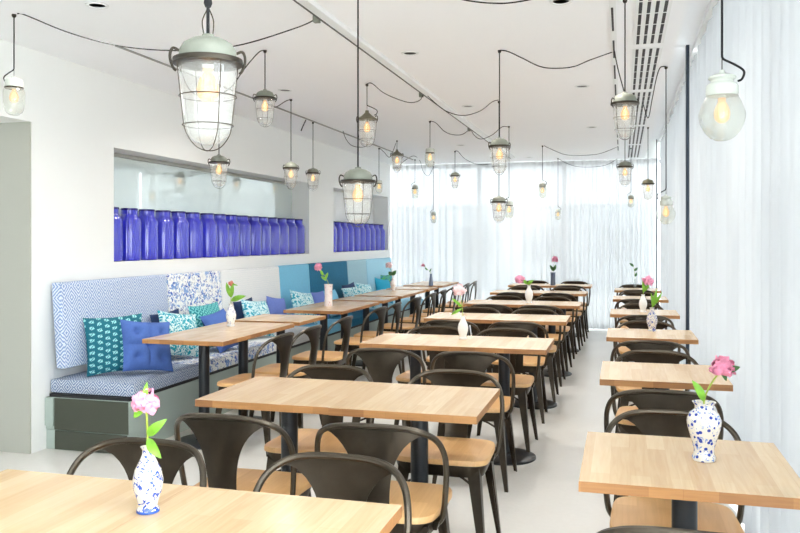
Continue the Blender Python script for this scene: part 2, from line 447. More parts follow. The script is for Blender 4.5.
# outside
bm = bmesh.new(); box(bm, XR+.2, 60, -25, 70, -.3, -.12); box(bm, -40, XR+.2, YF+.35, 70, -.3, -.12); struct(obj('ground_outside', bm, simple('pale_paving', lin(240, 238, 232), .8, noise=.03, nscale=1)))
def building(loc, w, d, h, label, steps):
    t = thing('building', label, 'building', loc)
    b = bmesh.new(); box(b, -w/2, w/2, -d/2, d/2, 0, h); obj('wall', b, concrete_ext, t)
    b = bmesh.new(); box(b, -w/2-.15, w/2+.15, -d/2-.15, d/2+.15, h, h+.25); obj('roof', b, white_m, t)
    for k in range(steps):
        b = bmesh.new(); x = -w/2+(k+.5)*w/steps; box(b, x-w/steps*.3, x+w/steps*.3, -d/2-.03, -d/2+.05, h*.35, h*.75); obj('window', b, MATS['window_2_frame'], t)
building((-5.5, 27, -.12), 13, 5, 2.6, 'low grey building with a white roof edge seen faintly through the far curtain', 6)
building((7, 34, -.12), 8, 8, 3.4, 'grey building seen faintly through the right-hand sheer curtain', 4)

# ------------------------------------------------------------------ curtains
def curtain(axis, c, a0, a1, z0, z1, mat, label, pitch=.13, amp=.022, seed=0):
    rnd = random.Random(seed); b = bmesh.new()
    n = int((a1-a0)/.016); ph = rnd.random()*6; u = 0; cols = []
    phs = []
    p = ph
    for i in range(n+1):
        p += 2*PI*.016/pitch*(1+.45*math.sin(i*.021+seed)+.25*math.sin(i*.073+2*seed)); phs.append(p)
    zs = [z0, z0+.25*(z1-z0), z0+.6*(z1-z0), z1-.12, z1]
    for i in range(n+1):
        a = a0+(a1-a0)*i/n; col = []
        for k, z in enumerate(zs):
            m_ = (1.15, 1.05, .95, .8, .6)[k]
            o_ = amp*m_*(math.sin(phs[i]+.1*k)+.25*math.sin(2.3*phs[i]+k*.2))
            col.append(b.verts.new((c+o_, a, z) if axis == 'x' else (a, c+o_, z)))
        cols.append(col)
    for i in range(n):
        for k in range(len(zs)-1): b.faces.new((cols[i][k], cols[i+1][k], cols[i+1][k+1], cols[i][k+1]))
    o = obj('sheer_curtain', b, mat, smooth=True)
    for pl in o.data.polygons: pl.use_smooth = True
    tag(o, label, 'curtain'); return o
fx = [-3.772, -2.95, -1.95, -1.02, -.2, .56]
fl = ['white sheer curtain across the far wall beside the bench end', 'white sheer curtain across the far wall behind the last bench table',
      'white sheer curtain across the far wall behind the middle of the last double table', 'white sheer curtain across the far wall behind the right end of the middle row',
      'white sheer curtain across the far wall at the right-hand corner']
for i in range(5): curtain('y', YF-.06, fx[i], fx[i+1], .02, CEIL-.004, sheer_far, fl[i], .10, .017, 3+i)
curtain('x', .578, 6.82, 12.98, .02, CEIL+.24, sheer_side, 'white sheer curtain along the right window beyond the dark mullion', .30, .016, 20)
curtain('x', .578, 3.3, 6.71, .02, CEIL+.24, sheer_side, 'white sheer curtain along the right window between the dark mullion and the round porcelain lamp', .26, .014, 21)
curtain('x', .578, 1.7, 3.28, .02, CEIL+.24, sheer_side, 'white sheer curtain beside the nearest window table with the flowered vase', .24, .014, 22)  # stops short: the unseen near window is left bare to add daylight

# ------------------------------------------------------------------ bench with cushions and back panels
BX = -3.13; BY0, BY1 = 4.60, 12.98
bn = thing('banquette_bench', 'long pale grey-green built-in bench running along the left wall', 'bench', (0, 0, 0))
bm = bmesh.new(); box(bm, XW+.003, BX, BY0, BY1, .135, .352, .003); obj('base', bm, bench_m, bn)
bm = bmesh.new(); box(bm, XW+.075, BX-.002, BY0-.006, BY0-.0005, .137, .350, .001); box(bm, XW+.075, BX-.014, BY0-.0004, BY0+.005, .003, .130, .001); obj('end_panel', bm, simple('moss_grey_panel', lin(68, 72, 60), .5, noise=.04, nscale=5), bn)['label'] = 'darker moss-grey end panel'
bm = bmesh.new(); box(bm, XW+.003, BX-.012, BY0+.006, BY1, .0, .132); obj('plinth', bm, bench_m, bn)
bm = bmesh.new(); box(bm, XW+.02, BX-.006, BY0+.015, BY1, .352, .374); obj('top_rail', bm, dark_m, bn)
bm = bmesh.new(); box(bm, XW+.003, XW+.07, BY0-.012, BY0+.001, .16, .35, .003); obj('end_strip', bm, bench_m, bn)
cush = [(4.63, 5.5, fab_geo2, 'grey-blue geometric seat cushion at the near end of the bench'),
        (5.5, 6.87, fab_floral, 'white seat cushion with blue flowers on the bench'),
        (6.87, 8.22, fab_pale, 'pale zigzag seat cushion on the bench below the off-white back panel'),
        (8.22, 9.1, fab_sky, 'light blue seat cushion on the bench between pale and teal back panels'),
        (9.1, 10.5, fab_teal, 'dark teal seat cushion on the bench below the teal back panel'),
        (10.5, 11.36, fab_greyblue, 'grey-blue seat cushion on the bench below the grey-blue back panel'),
        (11.36, 12.7, fab_ice, 'ice blue seat cushion at the far end of the bench')]
for y0, y1, m_, lb in cush:
    b = bmesh.new(); box(b, XW+.01, BX+.012, y0+.003, y1-.003, .376, .468, .02)
    o = obj('seat_cushion', b, m_, smooth=True); uvbox(o, y0); tag(o, lb, 'cushion')
panels = [(4.61, 5.94, fab_geo, 'padded back panel in blue and white geometric fabric, nearest'),
          (5.94, 6.87, fab_floral, 'padded back panel in white fabric with blue flowers'),
          (6.87, 8.22, fab_pale, 'padded back panel in off-white textured fabric'),
          (8.22, 9.1, fab_sky, 'plain light blue back panel between off-white and dark teal panels'),
          (9.1, 10.5, fab_teal, 'plain dark teal back panel on the left wall'),
          (10.5, 11.36, fab_greyblue, 'plain grey-blue back panel right of the dark teal one'),
          (11.36, 12.7, fab_ice, 'plain pale blue back panel, farthest along the bench')]
for y0, y1, m_, lb in panels:
    b = bmesh.new(); vs = box(b, XW+.03, XW+.105, y0+.004, y1-.004, .545, 1.13)
    for v in b.verts:                                   # leans back towards the wall at the top
        v.co.x += (1.13-v.co.z)*.07
    bmesh.ops.bevel(b, geom=b.edges[:], offset=.018, segments=3, profile=.6, affect='EDGES')
    o = obj('backrest_panel', b, m_, smooth=True); uvbox(o, 0); tag(o, lb, 'backrest')

# scatter pillows
def pillow(w, h, t, mat, name, loc, rotz, lean, roll, label, tuft=False):
    b = bmesh.new(); n = 28 if tuft else 18; g = {}
    for s in (1, -1):
        for i in range(n+1):
            for j in range(n+1):
                u, v = -1+2*i/n, -1+2*j/n
                if s == -1 and (i in (0, n) or j in (0, n)): g[(s, i, j)] = g[(1, i, j)]; continue
                th = t/2*((1-u**4)*(1-v**4))**.55*(1-.18*(u*u+v*v))
                if tuft:
                    for (a_, c_) in ((0, 0), (.5, .5), (-.5, .5), (.5, -.5), (-.5, -.5)):
                        th *= 1-.62*math.exp(-((u-a_)**2+(v-c_)**2)/.025)
                    th *= 1-.28*math.exp(-u*u/.006)-.28*math.exp(-v*v/.006)
                px = w/2*u*(1-.07*(1-v*v)*abs(u)); pz = h/2*v*(1-.07*(1-u*u)*abs(v))
                g[(s, i, j)] = b.verts.new((s*th, px, pz))
    for s in (1, -1):
        for i in range(n):
            for j in range(n):
                q = [g[(s, i, j)], g[(s, i+1, j)], g[(s, i+1, j+1)], g[(s, i, j+1)]]
                b.faces.new(q if s == 1 else q[::-1])
    o = obj(name, b, mat, smooth=True)
    for p in o.data.polygons: p.use_smooth = True
    me = o.data; uv = me.uv_layers.new(name='UVMap')
    for l in me.loops:
        v = me.vertices[l.vertex_index].co; uv.data[l.index].uv = (v.y, v.z)
    o.matrix_world = Matrix.Translation(loc) @ Matrix.Rotation(rotz, 4, 'Z') @ Matrix.Rotation(-lean, 4, 'Y') @ Matrix.Rotation(roll, 4, 'X')
    tag(o, label, 'pillow'); return o
def pil(px, py, X, w, mat, rz, lean, roll, label, t=.13, h=None, tuft=False, dz=0):
    # place on the bench at depth X so its centre lies at pixel px
    k = (622-px)*CA/800; d = -X/k; y = (d+X*SA)/CA
    hh = h or w
    z = .474 + hh/2*math.cos(lean)*(abs(math.cos(roll))+.6*abs(math.sin(roll))) + dz
    return pillow(w, hh, t, mat, 'throw_pillow', (X, y, z), rz, lean, roll, label, tuft)
R = math.radians
pil(115, 344, -3.47, .41, fab_leaf, R(-42), R(10), R(2), 'dark teal pillow with pale leaf print, first from the near end')
pil(147, 350, -3.28, .38, fab_blue, R(-30), R(22), R(-7), 'plain blue tufted pillow leaning on the teal leaf pillow', .14, tuft=True)
pil(180, 340, -3.42, .38, fab_turqp, R(-18), R(24), R(-10), 'turquoise and white scroll print pillow behind the nearest bench table')
pil(168, 344, -3.57, .36, fab_navy, R(-8), R(8), R(4), 'dark navy pillow half hidden between blue and turquoise pillows', .08)
pil(208, 325, -3.46, .40, fab_latt, R(-10), R(14), R(2), 'teal lattice print pillow before the flowered back panel')
pil(222, 332, -3.32, .36, fab_blue, R(-10), R(30), R(8), 'plain blue pillow behind the small white vase', .12)
pil(246, 318, -3.57, .36, fab_navy, R(-5), R(10), R(4), 'dark navy pillow half hidden behind the aqua sprig pillow', .08)
pil(258, 315, -3.40, .38, fab_light, R(-12), R(22), R(-6), 'aqua sprig print pillow before the off-white back panel')
pil(277, 312, -3.50, .34, fab_peri, R(-8), R(12), R(-8), 'plain periwinkle pillow at the right edge of the off-white panel', .11)
pil(304, 305, -3.44, .38, fab_light, R(-14), R(22), R(-10), 'aqua sprig print pillow before the light blue back panel')
pil(320, 303, -3.48, .34, fab_peri, R(-4), R(14), R(0), 'plain periwinkle pillow at the left edge of the dark teal panel', .11)
pil(333, 300, -3.46, .34, fab_sky, R(-4), R(18), R(0), 'sky blue pillow behind the flowered cylinder vase', .11)
pil(350, 294, -3.50, .36, fab_navy, R(-8), R(8), R(5), 'dark navy pillow at the right edge of the dark teal panel', .1)
pil(356, 294, -3.36, .34, fab_light, R(-50), R(16), R(8), 'narrow white and aqua pillow seen edge-on by the grey-blue panel', .1)
pil(366, 290, -3.40, .36, fab_light, R(-12), R(22), R(-8), 'aqua sprig print pillow before the grey-blue back panel')
pil(384, 288, -3.40, .38, fab_turq, R(-14), R(18), R(-8), 'plain bright turquoise pillow near the far end of the bench')
pil(388, 281, -3.50, .42, fab_green, R(-6), R(10), R(0), 'green and blue print pillow standing at the far end of the bench')

# ------------------------------------------------------------------ cobalt jars
def jar_proto():
    t = thing('storage_jar', '', 'jar', (0, 0, 0), 0)
    b = bmesh.new()
    lathe(b, [(.082, 0), (.090, .006), (.092, .02), (.092, .315), (.088, .332), (.070, .362), (.064, .370), (.062, .38), (.062, .415)], 96, flute=.016, nfl=24)
    obj('body', b, cobalt_m, t, True)
    b = bmesh.new(); lathe(b, [(.066, .412), (.067, .414), (.067, .426), (.064, .429), (.0, .430)], 32)
    obj('lid', b, cobalt_lid, t, True)
    return t
jp = jar_proto(); used = False
ordn = ['first', 'second', 'third', 'fourth', 'fifth', 'sixth', 'seventh', 'eighth', 'ninth', 'tenth', 'eleventh', 'twelfth', 'thirteenth', 'fourteenth', 'fifteenth', 'sixteenth', 'seventeenth']
js = []
y = N1[0]+.10
n1 = 16
for i in range(n1): js.append((N1[0]+.112+i*(N1[1]-N1[0]-.222)/(n1-1), 1, i))
for i in range(10): js.append((N2[0]+.13+i*.262, 2, i))
for y, w_, i in js:
    lab = 'cobalt blue lidded glass jar, %s from the left in the %s wall niche' % (ordn[i], 'long near' if w_ == 1 else 'short far')
    grp = 'cobalt jars in the %s wall niche' % ('near' if w_ == 1 else 'far')
    loc = (XW-.107+random.uniform(-.006, .006), y+random.uniform(-.008, .008), NZ0+.001)
    if not used: jp.location = loc; jp['label'] = lab; jp['group'] = grp; used = True
    else: dup(jp, loc, random.uniform(0, 3), lab, grp)

# ------------------------------------------------------------------ tables
TT = .75
def table_proto():
    t = thing('dining_table', '', 'table')
    b = bmesh.new(); box(b, -.2995, .2995, -.2995, .2995, TT-.03, TT, .0012)
    for f in b.faces:
        if abs(f.normal.z) < .5: f.material_index = 1
    obj('tabletop', b, [table_m, edge_m], t)
    b = bmesh.new(); lathe(b, [(.0375, .028), (.0375, TT-.038)], 28); obj('column', b, black_m, t, True)
    b = bmesh.new(); lathe(b, [(.205, 0), (.207, .004), (.205, .012), (.19, .018), (.06, .024), (.055, .03), (.0, .031)], 48); obj('base_disc', b, black_m, t, True)
    b = bmesh.new(); box(b, -.2, .2, -.03, .03, TT-.045, TT-.031); box(b, -.03, .03, -.2, .2, TT-.045, TT-.031); obj('top_bracket', b, black_m, t)
    return t
tp = table_proto(); tused = [False]
def put_table(x, y, label, group, rz=0):
    if not tused[0]:
        tp.location = (x, y, 0); tp.rotation_euler = (0, 0, rz); tp['label'] = label; tp['group'] = group; tused[0] = True; return tp
    return dup(tp, (x, y, 0), rz, label, group)

# ------------------------------------------------------------------ chairs
def hoop_pts():
    P = [(0, -.232, .777), (.10, -.227, .774), (.165, -.210, .760), (.212, -.172, .727), (.234, -.138, .672), (.238, -.118, .60), (.232, -.105, .52), (.222, -.095, .445), (.205, -.09, .415)]
    full = [(-x, y, z) for x, y, z in P[:0:-1]]+P
    return catmull(full, 6)
def chair_proto():
    t = thing('metal_armchair', '', 'chair')
    # seat
    b = bmesh.new(); ring = []; N = 48
    for i in range(N):
        a = 2*PI*i/N; c, s = math.cos(a), math.sin(a); e = 2/5.5
        x = .212*math.copysign(abs(c)**e, c); y = .205*math.copysign(abs(s)**e, s)
        x *= 1+.04*(y/.2); ring.append((x, y))
    prof = [(.96, .437), (1, .440), (1, .456), (.985, .4615), (.93, .463)]
    rs = [[b.verts.new((x*k, y*k, z)) for x, y in ring] for k, z in prof]
    for k in range(len(rs)-1):
        for i in range(N): b.faces.new((rs[k][i], rs[k][(i+1) % N], rs[k+1][(i+1) % N], rs[k+1][i]))
    b.faces.new(rs[0][::-1]); b.faces.new(rs[-1])
    obj('seat', b, seat_m, t, True)
    # pressed metal apron
    b = bmesh.new(); r2 = [[b.verts.new((x*k, y*k, z)) for x, y in ring] for k, z in [(.955, .437), (.955, .425), (.90, .385), (.87, .385), (.92, .43)]]
    for k in range(4):
        for i in range(N): b.faces.new((r2[k][i], r2[k][(i+1) % N], r2[k+1][(i+1) % N], r2[k+1][i]))
    obj('seat_frame', b, gun_m, t, True)
    # legs: folded tapered sheet, splayed
    for sx in (-1, 1):
        for sy in (-1, 1):
            b = bmesh.new(); rings = []
            for k in range(6):
                f = k/5; z = .425*(1-f)
                cx = (.182+.038*f)*sx; cy = (.176+.042*f)*sy
                w = .056*(1-f)+.021*f; q = .007+.004*(1-f)
                rib = .0045 if k in (2, 3, 4) else 0
                # outward corner at (+,+), two wings running back along each side
                sec = [(0, 0), (-w, .0), (-w, -q*.6), (-w*.55, -q), (-q-rib, -q-rib), (-q, -w*.55), (-q*.6, -w), (0, -w)]
                rings.append([b.verts.new((cx+px*sx, cy+py*sy, z)) for px, py in sec])
            for k in range(5):
                for i in range(8): b.faces.new((rings[k][i], rings[k][(i+1) % 8], rings[k+1][(i+1) % 8], rings[k+1][i]))
            b.faces.new(rings[0]); b.faces.new(rings[-1])
            bmesh.ops.recalc_face_normals(b, faces=b.faces[:])
            obj('leg', b, gun_m, t)
    b = bmesh.new()
    for s in (-1, 1): tube(b, catmull([(.17*s, .165, .33), (.09*s, .08, .352), (0, 0, .358), (-.09*s, -.08, .352), (-.17*s, -.165, .33)], 3), .006, 6)
    obj('cross_brace', b, gun_m, t, True)
    # hoop
    b = bmesh.new(); hp = hoop_pts(); tube(b, hp, .0108, 8)
    obj('back_hoop', b, tube_m, t, True)
    for s in (-1, 1):
        b = bmesh.new(); vs = [b.verts.new(p) for p in ((.214*s, -.13, .43), (.214*s, -.05, .43), (.203*s, -.07, .395), (.203*s, -.115, .395), (.190*s, -.13, .43), (.190*s, -.05, .43), (.190*s, -.07, .395), (.190*s, -.115, .395))]
        for q in ((0, 1, 2, 3), (4, 5, 6, 7), (0, 1, 5, 4), (1, 2, 6, 5), (2, 3, 7, 6), (3, 0, 4, 7)): b.faces.new([vs[k] for k in q])
        bmesh.ops.recalc_face_normals(b, faces=b.faces[:]); obj('arm_bracket', b, gun_m, t)
    # splat: flares into the hoop
    b = bmesh.new(); M, K = 14, 16; front = []
    def hoop_at(x):
        best = min(hp, key=lambda p: abs(p.x-x)+(1 if p.z < .7 else 0)); return best
    hs = sorted([p for p in hp if p.z > .73], key=lambda p: p.x)
    def hi(x):
        for a_, b_ in zip(hs, hs[1:]):
            if a_.x <= x <= b_.x:
                f = (x-a_.x)/(b_.x-a_.x+1e-9); return a_.lerp(b_, f)
        return hs[0] if x < 0 else hs[-1]
    for lay in (0, 1):
        g = []
        for k in range(K+1):
            tt = k/K; hw = .053+.012*tt+.120*tt**4.4; row = []
            for i in range(M+1):
                u = -1+2*i/M; x = u*hw; top = hi(x)
                z = .425+(top.z-.425)*tt
                yb = -.205-.012*(1-u*u)*math.sin(PI*tt)
                ease = tt**1.15
                y = yb+(top.y+.205)*ease - (.010*math.sin(PI*tt))
                row.append(b.verts.new((x, y+(.0032 if lay else 0), z)))
            g.append(row)
        front.append(g)
    for lay in (0, 1):
        g = front[lay]
        for k in range(K):
            for i in range(M):
                q = (g[k][i], g[k][i+1], g[k+1][i+1], g[k+1][i]); b.faces.new(q if lay == 0 else q[::-1])
    for k in range(K):
        for i in (0, M): b.faces.new((front[0][k][i], front[0][k+1][i], front[1][k+1][i], front[1][k][i]))
    for i in range(M):
        for k in (0, K): b.faces.new((front[0][k][i], front[0][k][i+1], front[1][k][i+1], front[1][k][i]))
    bmesh.ops.recalc_face_normals(b, faces=b.faces[:])
    obj('back_splat', b, gun_m, t, True)
    return t
cp = chair_proto(); cused = [False]
def put_chair(x, y, rz, label, group):
    rz += R(random.uniform(-2.5, 2.5)); x += random.uniform(-.012, .012); y += random.uniform(-.012, .012)
    if not cused[0]:
        cp.location = (x, y, 0); cp.rotation_euler = (0, 0, rz); cp['label'] = label; cp['group'] = group; cused[0] = True; return cp
    return dup(cp, (x, y, 0), rz, label, group)

word = ['nearest', 'second', 'third', 'fourth', 'fifth', 'sixth', 'farthest']
chair_dx = {(2, 'N', 0): -.06, (2, 'S', 0): -.11, (2, 'S', 1): -.07, (3, 'S', 0): -.09, (3, 'S', 1): -.05, (3, 'N', 0): -.05, (4, 'S', 0): -.07, (4, 'N', 0): -.05, (5, 'S', 0): -.04, (1, 'N', 0): .04, (1, 'S', 0): -.035, (1, 'S', 1): -.035, (0, 'N', 0): .025, (0, 'N', 1): -.03}
Crow = [(-.535, 1.35), (-.53, 3.00), (-.443, 4.93), (-.44, 6.66), (-.415, 8.31), (-.43, 10.16), (-.432, 11.84)]
gC = 'oak square tables pushed together in pairs in the middle row'; gCc = 'gunmetal armchairs around the middle row of tables'
for k, (xr, yn) in enumerate(Crow):
    for s, side in ((1, 'left'), (0, 'right')):
        xc = xr-.3-.5995*s; yc = yn+.3+(.008 if s and k == 1 else 0)
        put_table(xc, yc, 'oak table on black pedestal, %s half of the %s pair in the middle row' % (side, word[k]), gC)
        put_chair(xc+(.03 if s else .01)+chair_dx.get((k, 'N', s), 0), yn+.6+(.07 if k == 0 else .005), PI, 'gunmetal armchair on the far side, %s half of the %s middle-row table pair' % (side, word[k]), gCc)
        if k > 0: put_chair(xc+(.05 if s else .02)+chair_dx.get((k, 'S', s), 0), yn-(.13 if k == 1 else .205), 0, 'gunmetal armchair on the near side, %s half of the %s middle-row table pair' % (side, word[k]), gCc)
Rrow = [(.183, 2.275), (.195, 3.97), (.195, 5.70), (.195, 7.48), (.20, 9.38), (.20, 11.05)]
wordr = ['nearest', 'second', 'third', 'fourth', 'fifth', 'farthest']
for k, (xc, yn) in enumerate(Rrow):
    put_table(xc, yn+.3, 'single square oak table by the right curtain, %s of the window row' % wordr[k], 'single oak tables along the window')
    put_chair(xc-.02, yn-.18, 0, 'gunmetal armchair on the near side of the %s window-row table' % wordr[k], 'gunmetal armchairs at the window tables')
    put_chair(xc-.02, yn+.6+.035, PI, 'gunmetal armchair on the far side of the %s window-row table' % wordr[k], 'gunmetal armchairs at the window tables')
Lrow = [4.75, 5.352, 6.06, 7.09, 7.692, 8.44, 9.2, 9.802, 10.56, 11.45, 12.052]
wl = ['nearest', 'second', 'third', 'fourth', 'fifth', 'sixth', 'seventh', 'eighth', 'ninth', 'tenth', 'farthest']
for k, yn in enumerate(Lrow):
    put_table(-2.83, yn+.3, 'square oak table in front of the patterned bench, %s along the bench' % wl[k], 'oak tables along the bench')
    put_chair(-2.43, yn+.3+(0, -.12, -.08, -.11, -.15, -.06, -.06, -.08, -.05, -.05, -.06)[k], PI/2, 'gunmetal armchair facing the bench at the %s bench table' % wl[k], 'gunmetal armchairs facing the bench')

# ------------------------------------------------------------------ vases and flowers
def petals(b, c, r, n=26, seed=1, squash=.85):
    rnd = random.Random(seed); c = Vector(c)
    for k in range(n):
        f = k/n; th = k*2.39996; up = 1-1.75*f
        rad = math.sqrt(max(0, 1-up*up)) if abs(up) < 1 else 0
        dirv = Vector((math.cos(th)*rad, math.sin(th)*rad, up*squash)).normalized() if (rad or up) else Vector((0, 0, 1))
        u = dirv.orthogonal().normalized(); w = dirv.cross(u); ang = rnd.random()*6
        u, w = math.cos(ang)*u+math.sin(ang)*w, -math.sin(ang)*u+math.cos(ang)*w
        size = r*(.50+.2*rnd.random()); lift = rnd.uniform(.84, 1.02); tx, ty = rnd.uniform(-.3, .3), rnd.uniform(-.3, .3); g = []
        for i in range(5):
            row = []
            for j in range(5):
                s, t_ = -1+i/2, -1+j/2
                k2 = 1-.35*(abs(s*t_))
                p = c+dirv*r*(lift-.30*(s*s+t_*t_)*.5+tx*s+ty*t_+rnd.uniform(-.07, .07))+u*s*size*.62*k2+w*t_*size*.62*k2
                row.append(b.verts.new(p))
            g.append(row)
        for i in range(4):
            for j in range(4): b.faces.new((g[i][j], g[i+1][j], g[i+1][j+1], g[i][j+1]))
    bmesh.ops.create_icosphere(b, subdivisions=2, radius=r*.62, matrix=Matrix.Translation(c))
def leaf(b, p0, p1, w, bend=.2):
    p0, p1 = Vector(p0), Vector(p1); ax = p1-p0; L = ax.length; side = ax.cross(Vector((.3, -1, .2))).normalized(); up = ax.cross(side).normalized()
    n = 8; prev = None
    for i in range(n+1):
        t_ = i/n; ww = w*math.sin(PI*min(1, t_*1.02))**.7*(1-.25*t_); c = p0+ax*t_+up*(-bend*L*math.sin(PI*t_))
        row = [b.verts.new(c-side*ww), b.verts.new(c+up*ww*.25), b.verts.new(c+side*ww)]
        if prev:
            for q in (0, 1): b.faces.new((prev[q], prev[q+1], row[q+1], row[q]))
        prev = row
VP = {
 'bottle': [(.026, 0), (.026, .008), (.022, .014), (.026, .03), (.034, .055), (.036, .075), (.031, .1), (.020, .122), (.0135, .138), (.013, .148), (.018, .155), (.015, .154), (.008, .14)],
 'baluster': [(.034, 0), (.036, .01), (.031, .022), (.030, .035), (.040, .07), (.050, .105), (.052, .125), (.043, .146), (.028, .158), (.028, .17), (.036, .18), (.031, .179), (.02, .165)],
 'cylinder': [(.038, 0), (.040, .01), (.037, .05), (.036, .14), (.038, .19), (.042, .2), (.037, .198), (.03, .18)],
 'slim': [(.024, 0), (.026, .02), (.02, .08), (.013, .12), (.014, .14), (.011, .139), (.008, .12)],
}
def vase(px, py, z, kind, mat, label, stems, scale=1.0, foot=None):
    """stems: list of (flower offset dx, dy, dz from the rim, flower material or None, radius, leaves)"""
    x, y, _ = gp(px, py, z)
    t = thing('flower_vase', label, 'vase', (x, y, z+.0008))
    prof = [(r*scale, h*scale) for r, h in VP[kind]]
    b = bmesh.new(); lathe(b, prof, 32); obj('vase_body', b, mat, t, True)
    if foot: b = bmesh.new(); lathe(b, [(prof[0][0]*1.03, .0), (prof[0][0]*1.03, .006*scale)], 32); obj('foot_band', b, foot, t, True)
    top = prof[-3][1]
    for (dx, dy, dz, fm, r, leaves, lm) in stems:
        e = Vector((dx, dy, top+dz)); b = bmesh.new()
        sp = catmull([(0, 0, top*.55), (0, 0, top), (dx*.35, dy*.35, top+dz*.5), tuple(e)], 5)
        tube(b, sp, .0028, 6)
        so = obj('stem', b, stem_m, t, True)
        if fm:
            b = bmesh.new(); petals(b, e, r, 28, int(px), .9); fo = obj('blossom', b, fm, t, True)
        for (l0, l1, w_) in leaves:
            b = bmesh.new(); p0 = Vector((dx*l0, dy*l0, top+dz*l0)); leaf(b, p0, p0+Vector(l1), w_); obj('leaf', b, lm, t, True)
    return t
vase(148, 511.5, TT, 'bottle', delft_m, 'bulbous blue and white painted bottle vase with pale pink peony on the nearest left table',
     [(-.006, 0, .106, pink_m, .034, [(.25, (.055, 0, .045), .014), (.2, (.045, -.01, -.045), .014), (.93, (-.035, 0, -.030), .010), (1, (.004, 0, .055), .008)], green_m)], 1.03, simple('blue_glaze_band', lin(60, 95, 180), .2))
vase(704, 460, TT, 'baluster', delft_dot, 'wide baluster vase painted with blue flowers, rose peony, on the nearest window table',
     [(.055, .01, .105, rose_m, .036, [(.9, (.055, 0, .015), .012), (.9, (.015, 0, -.03), .008)], dgreen_m), (-.03, 0, .05, None, 0, [(0, (-.035, 0, .065), .014)], green_m)], .98)
vase(231, 326, TT, 'bottle', delft_lite, 'small white bottle vase with broad leaves and coral bud on the nearest bench table',
     [(.0, 0, .155, coral_m, .022, [(.3, (.02, 0, .11), .022), (.15, (.13, 0, .04), .024), (.3, (-.04, 0, .12), .018), (.98, (.06, 0, -.01), .008)], green_m)], 1.12)
vase(328.5, 306, TT, 'cylinder', pinkglaze, 'tall white cylinder vase with small pink marks and pink peony on a bench table',
     [(-.115, 0, .17, pink_m, .042, [(.5, (-.03, 0, .06), .016), (.3, (.03, 0, .07), .016), (.2, (-.06, 0, .05), .015)], green_m)], 1.1)
vase(463, 339, TT, 'bottle', plain_glaze, 'white bottle vase with drooping green leaf and pale peony on the third middle pair',
     [(-.025, 0, .17, pale_m, .042, [(.35, (-.07, 0, .06), .012), (.3, (-.075, 0, -.045), .012)], green_m)], 1.0)
vase(529, 303, TT, 'bottle', plain_glaze, 'white bottle vase with pink peony leaning left on the fifth middle pair',
     [(-.10, 0, .06, pink_m, .05, [(.2, (.07, 0, .05), .02), (.2, (-.05, 0, .05), .02)], green_m)], 1.2)
vase(553, 285.3, TT, 'cylinder', greyglaze, 'slate coloured cylinder vase with mauve flower on the farthest middle pair',
     [(.03, 0, .19, pink_m, .05, [(.1, (.04, 0, .10), .025), (.1, (-.05, 0, .09), .025)], dgreen_m)], .95)
vase(431, 285.8, TT, 'slim', greyglaze, 'slim dark vase with drooping stem on the farthest bench table',
     [(-.12, 0, .12, rose_m, .026, [(.4, (-.05, 0, .04), .012), (.2, (.03, 0, .06), .01)], dgreen_m)], 1.25)
vase(652, 331, TT, 'bottle', delft_m, 'blue and white bottle vase with tall green leaves on the third window table',
     [(.015, 0, .10, None, 0, [(0, (.03, 0, .14), .016), (.1, (.07, 0, .11), .012), (.1, (-.01, 0, .1), .012)], green_m)], 1.1)
vase(643, 312, TT, 'bottle', plain_glaze, 'white bottle vase with pink peony on the fourth window table',
     [(.045, 0, .12, pink_m, .048, [(.1, (-.01, 0, .12), .018), (.2, (.05, 0, .09), .014)], green_m)], 1.05)
vase(635, 287.5, TT, 'slim', vaseglass_m, 'small clear glass vase with thin dark leafy stem on the farthest window table',
     [(-.02, 0, .2, None, 0, [(.9, (-.06, 0, .05), .02), (.6, (.05, 0, .05), .02), (.2, (.03, 0, .06), .02)], dgreen_m)], .8)
vase(393, 290.3, TT, 'bottle', pinkglaze, 'pinkish white bottle vase with pale flower near the far end of the bench',
     [(-.06, 0, .17, pale_m, .045, [(.2, (.06, 0, .07), .03), (.2, (-.05, 0, .05), .03)], dgreen_m)], 1.05)

# ------------------------------------------------------------------ ceiling: tracks, vents, downlights
def beamY(name, X, d0, d1, w, h, mat, z1=CEIL):
    b = bmesh.new(); y0 = (d0+X*SA)/CA; y1 = (d1+X*SA)/CA
    box(b, X-w/2, X+w/2, y0, y1, z1-h, z1-.001); return b
t = thing('cable_track', 'white ceiling track running across the room above the middle tables', 'track', (0, 0, 0))
obj('rail', beamY('', -1.60, 3.2, 12.2, .055, .03, None), white_m, t)
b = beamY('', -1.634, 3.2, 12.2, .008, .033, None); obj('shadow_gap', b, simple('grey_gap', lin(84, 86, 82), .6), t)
for d in (4.5, 6.85, 9.0):
    Y = (d-1.63*SA)/CA; b = bmesh.new(); box(b, -1.675, -1.6405, Y-.02, Y+.02, CEIL-.045, CEIL-.004, .004); obj('cable_clamp', b, capm, t)
t = thing('lighting_rail', 'narrow dark-slotted rail in the ceiling left of the air vents', 'rail', (0, 0, 0))
obj('rail', beamY('', -.05, 3.0, 11.8, .035, .012, None), white_m, t)
b = bmesh.new()
for k in range(12):
    y0 = 3.0+k*.74; box(b, -.058, -.046, y0, y0+.5, CEIL-.0135, CEIL-.0118)
obj('slot', b, dark_m, t)
tag(obj('ceiling_conduit', beamY('', -3.17, 5.2, 12.6, .012, .012, None), simple('conduit_grey', lin(150, 150, 145), .5)), 'thin grey conduit along the ceiling above the bench tables', 'conduit')
vent_edges = [2.6, 3.7, 5.22, 6.78, 8.85, 10.6, 12.3]
vn = ['nearest', 'second', 'third', 'fourth', 'fifth', 'farthest']
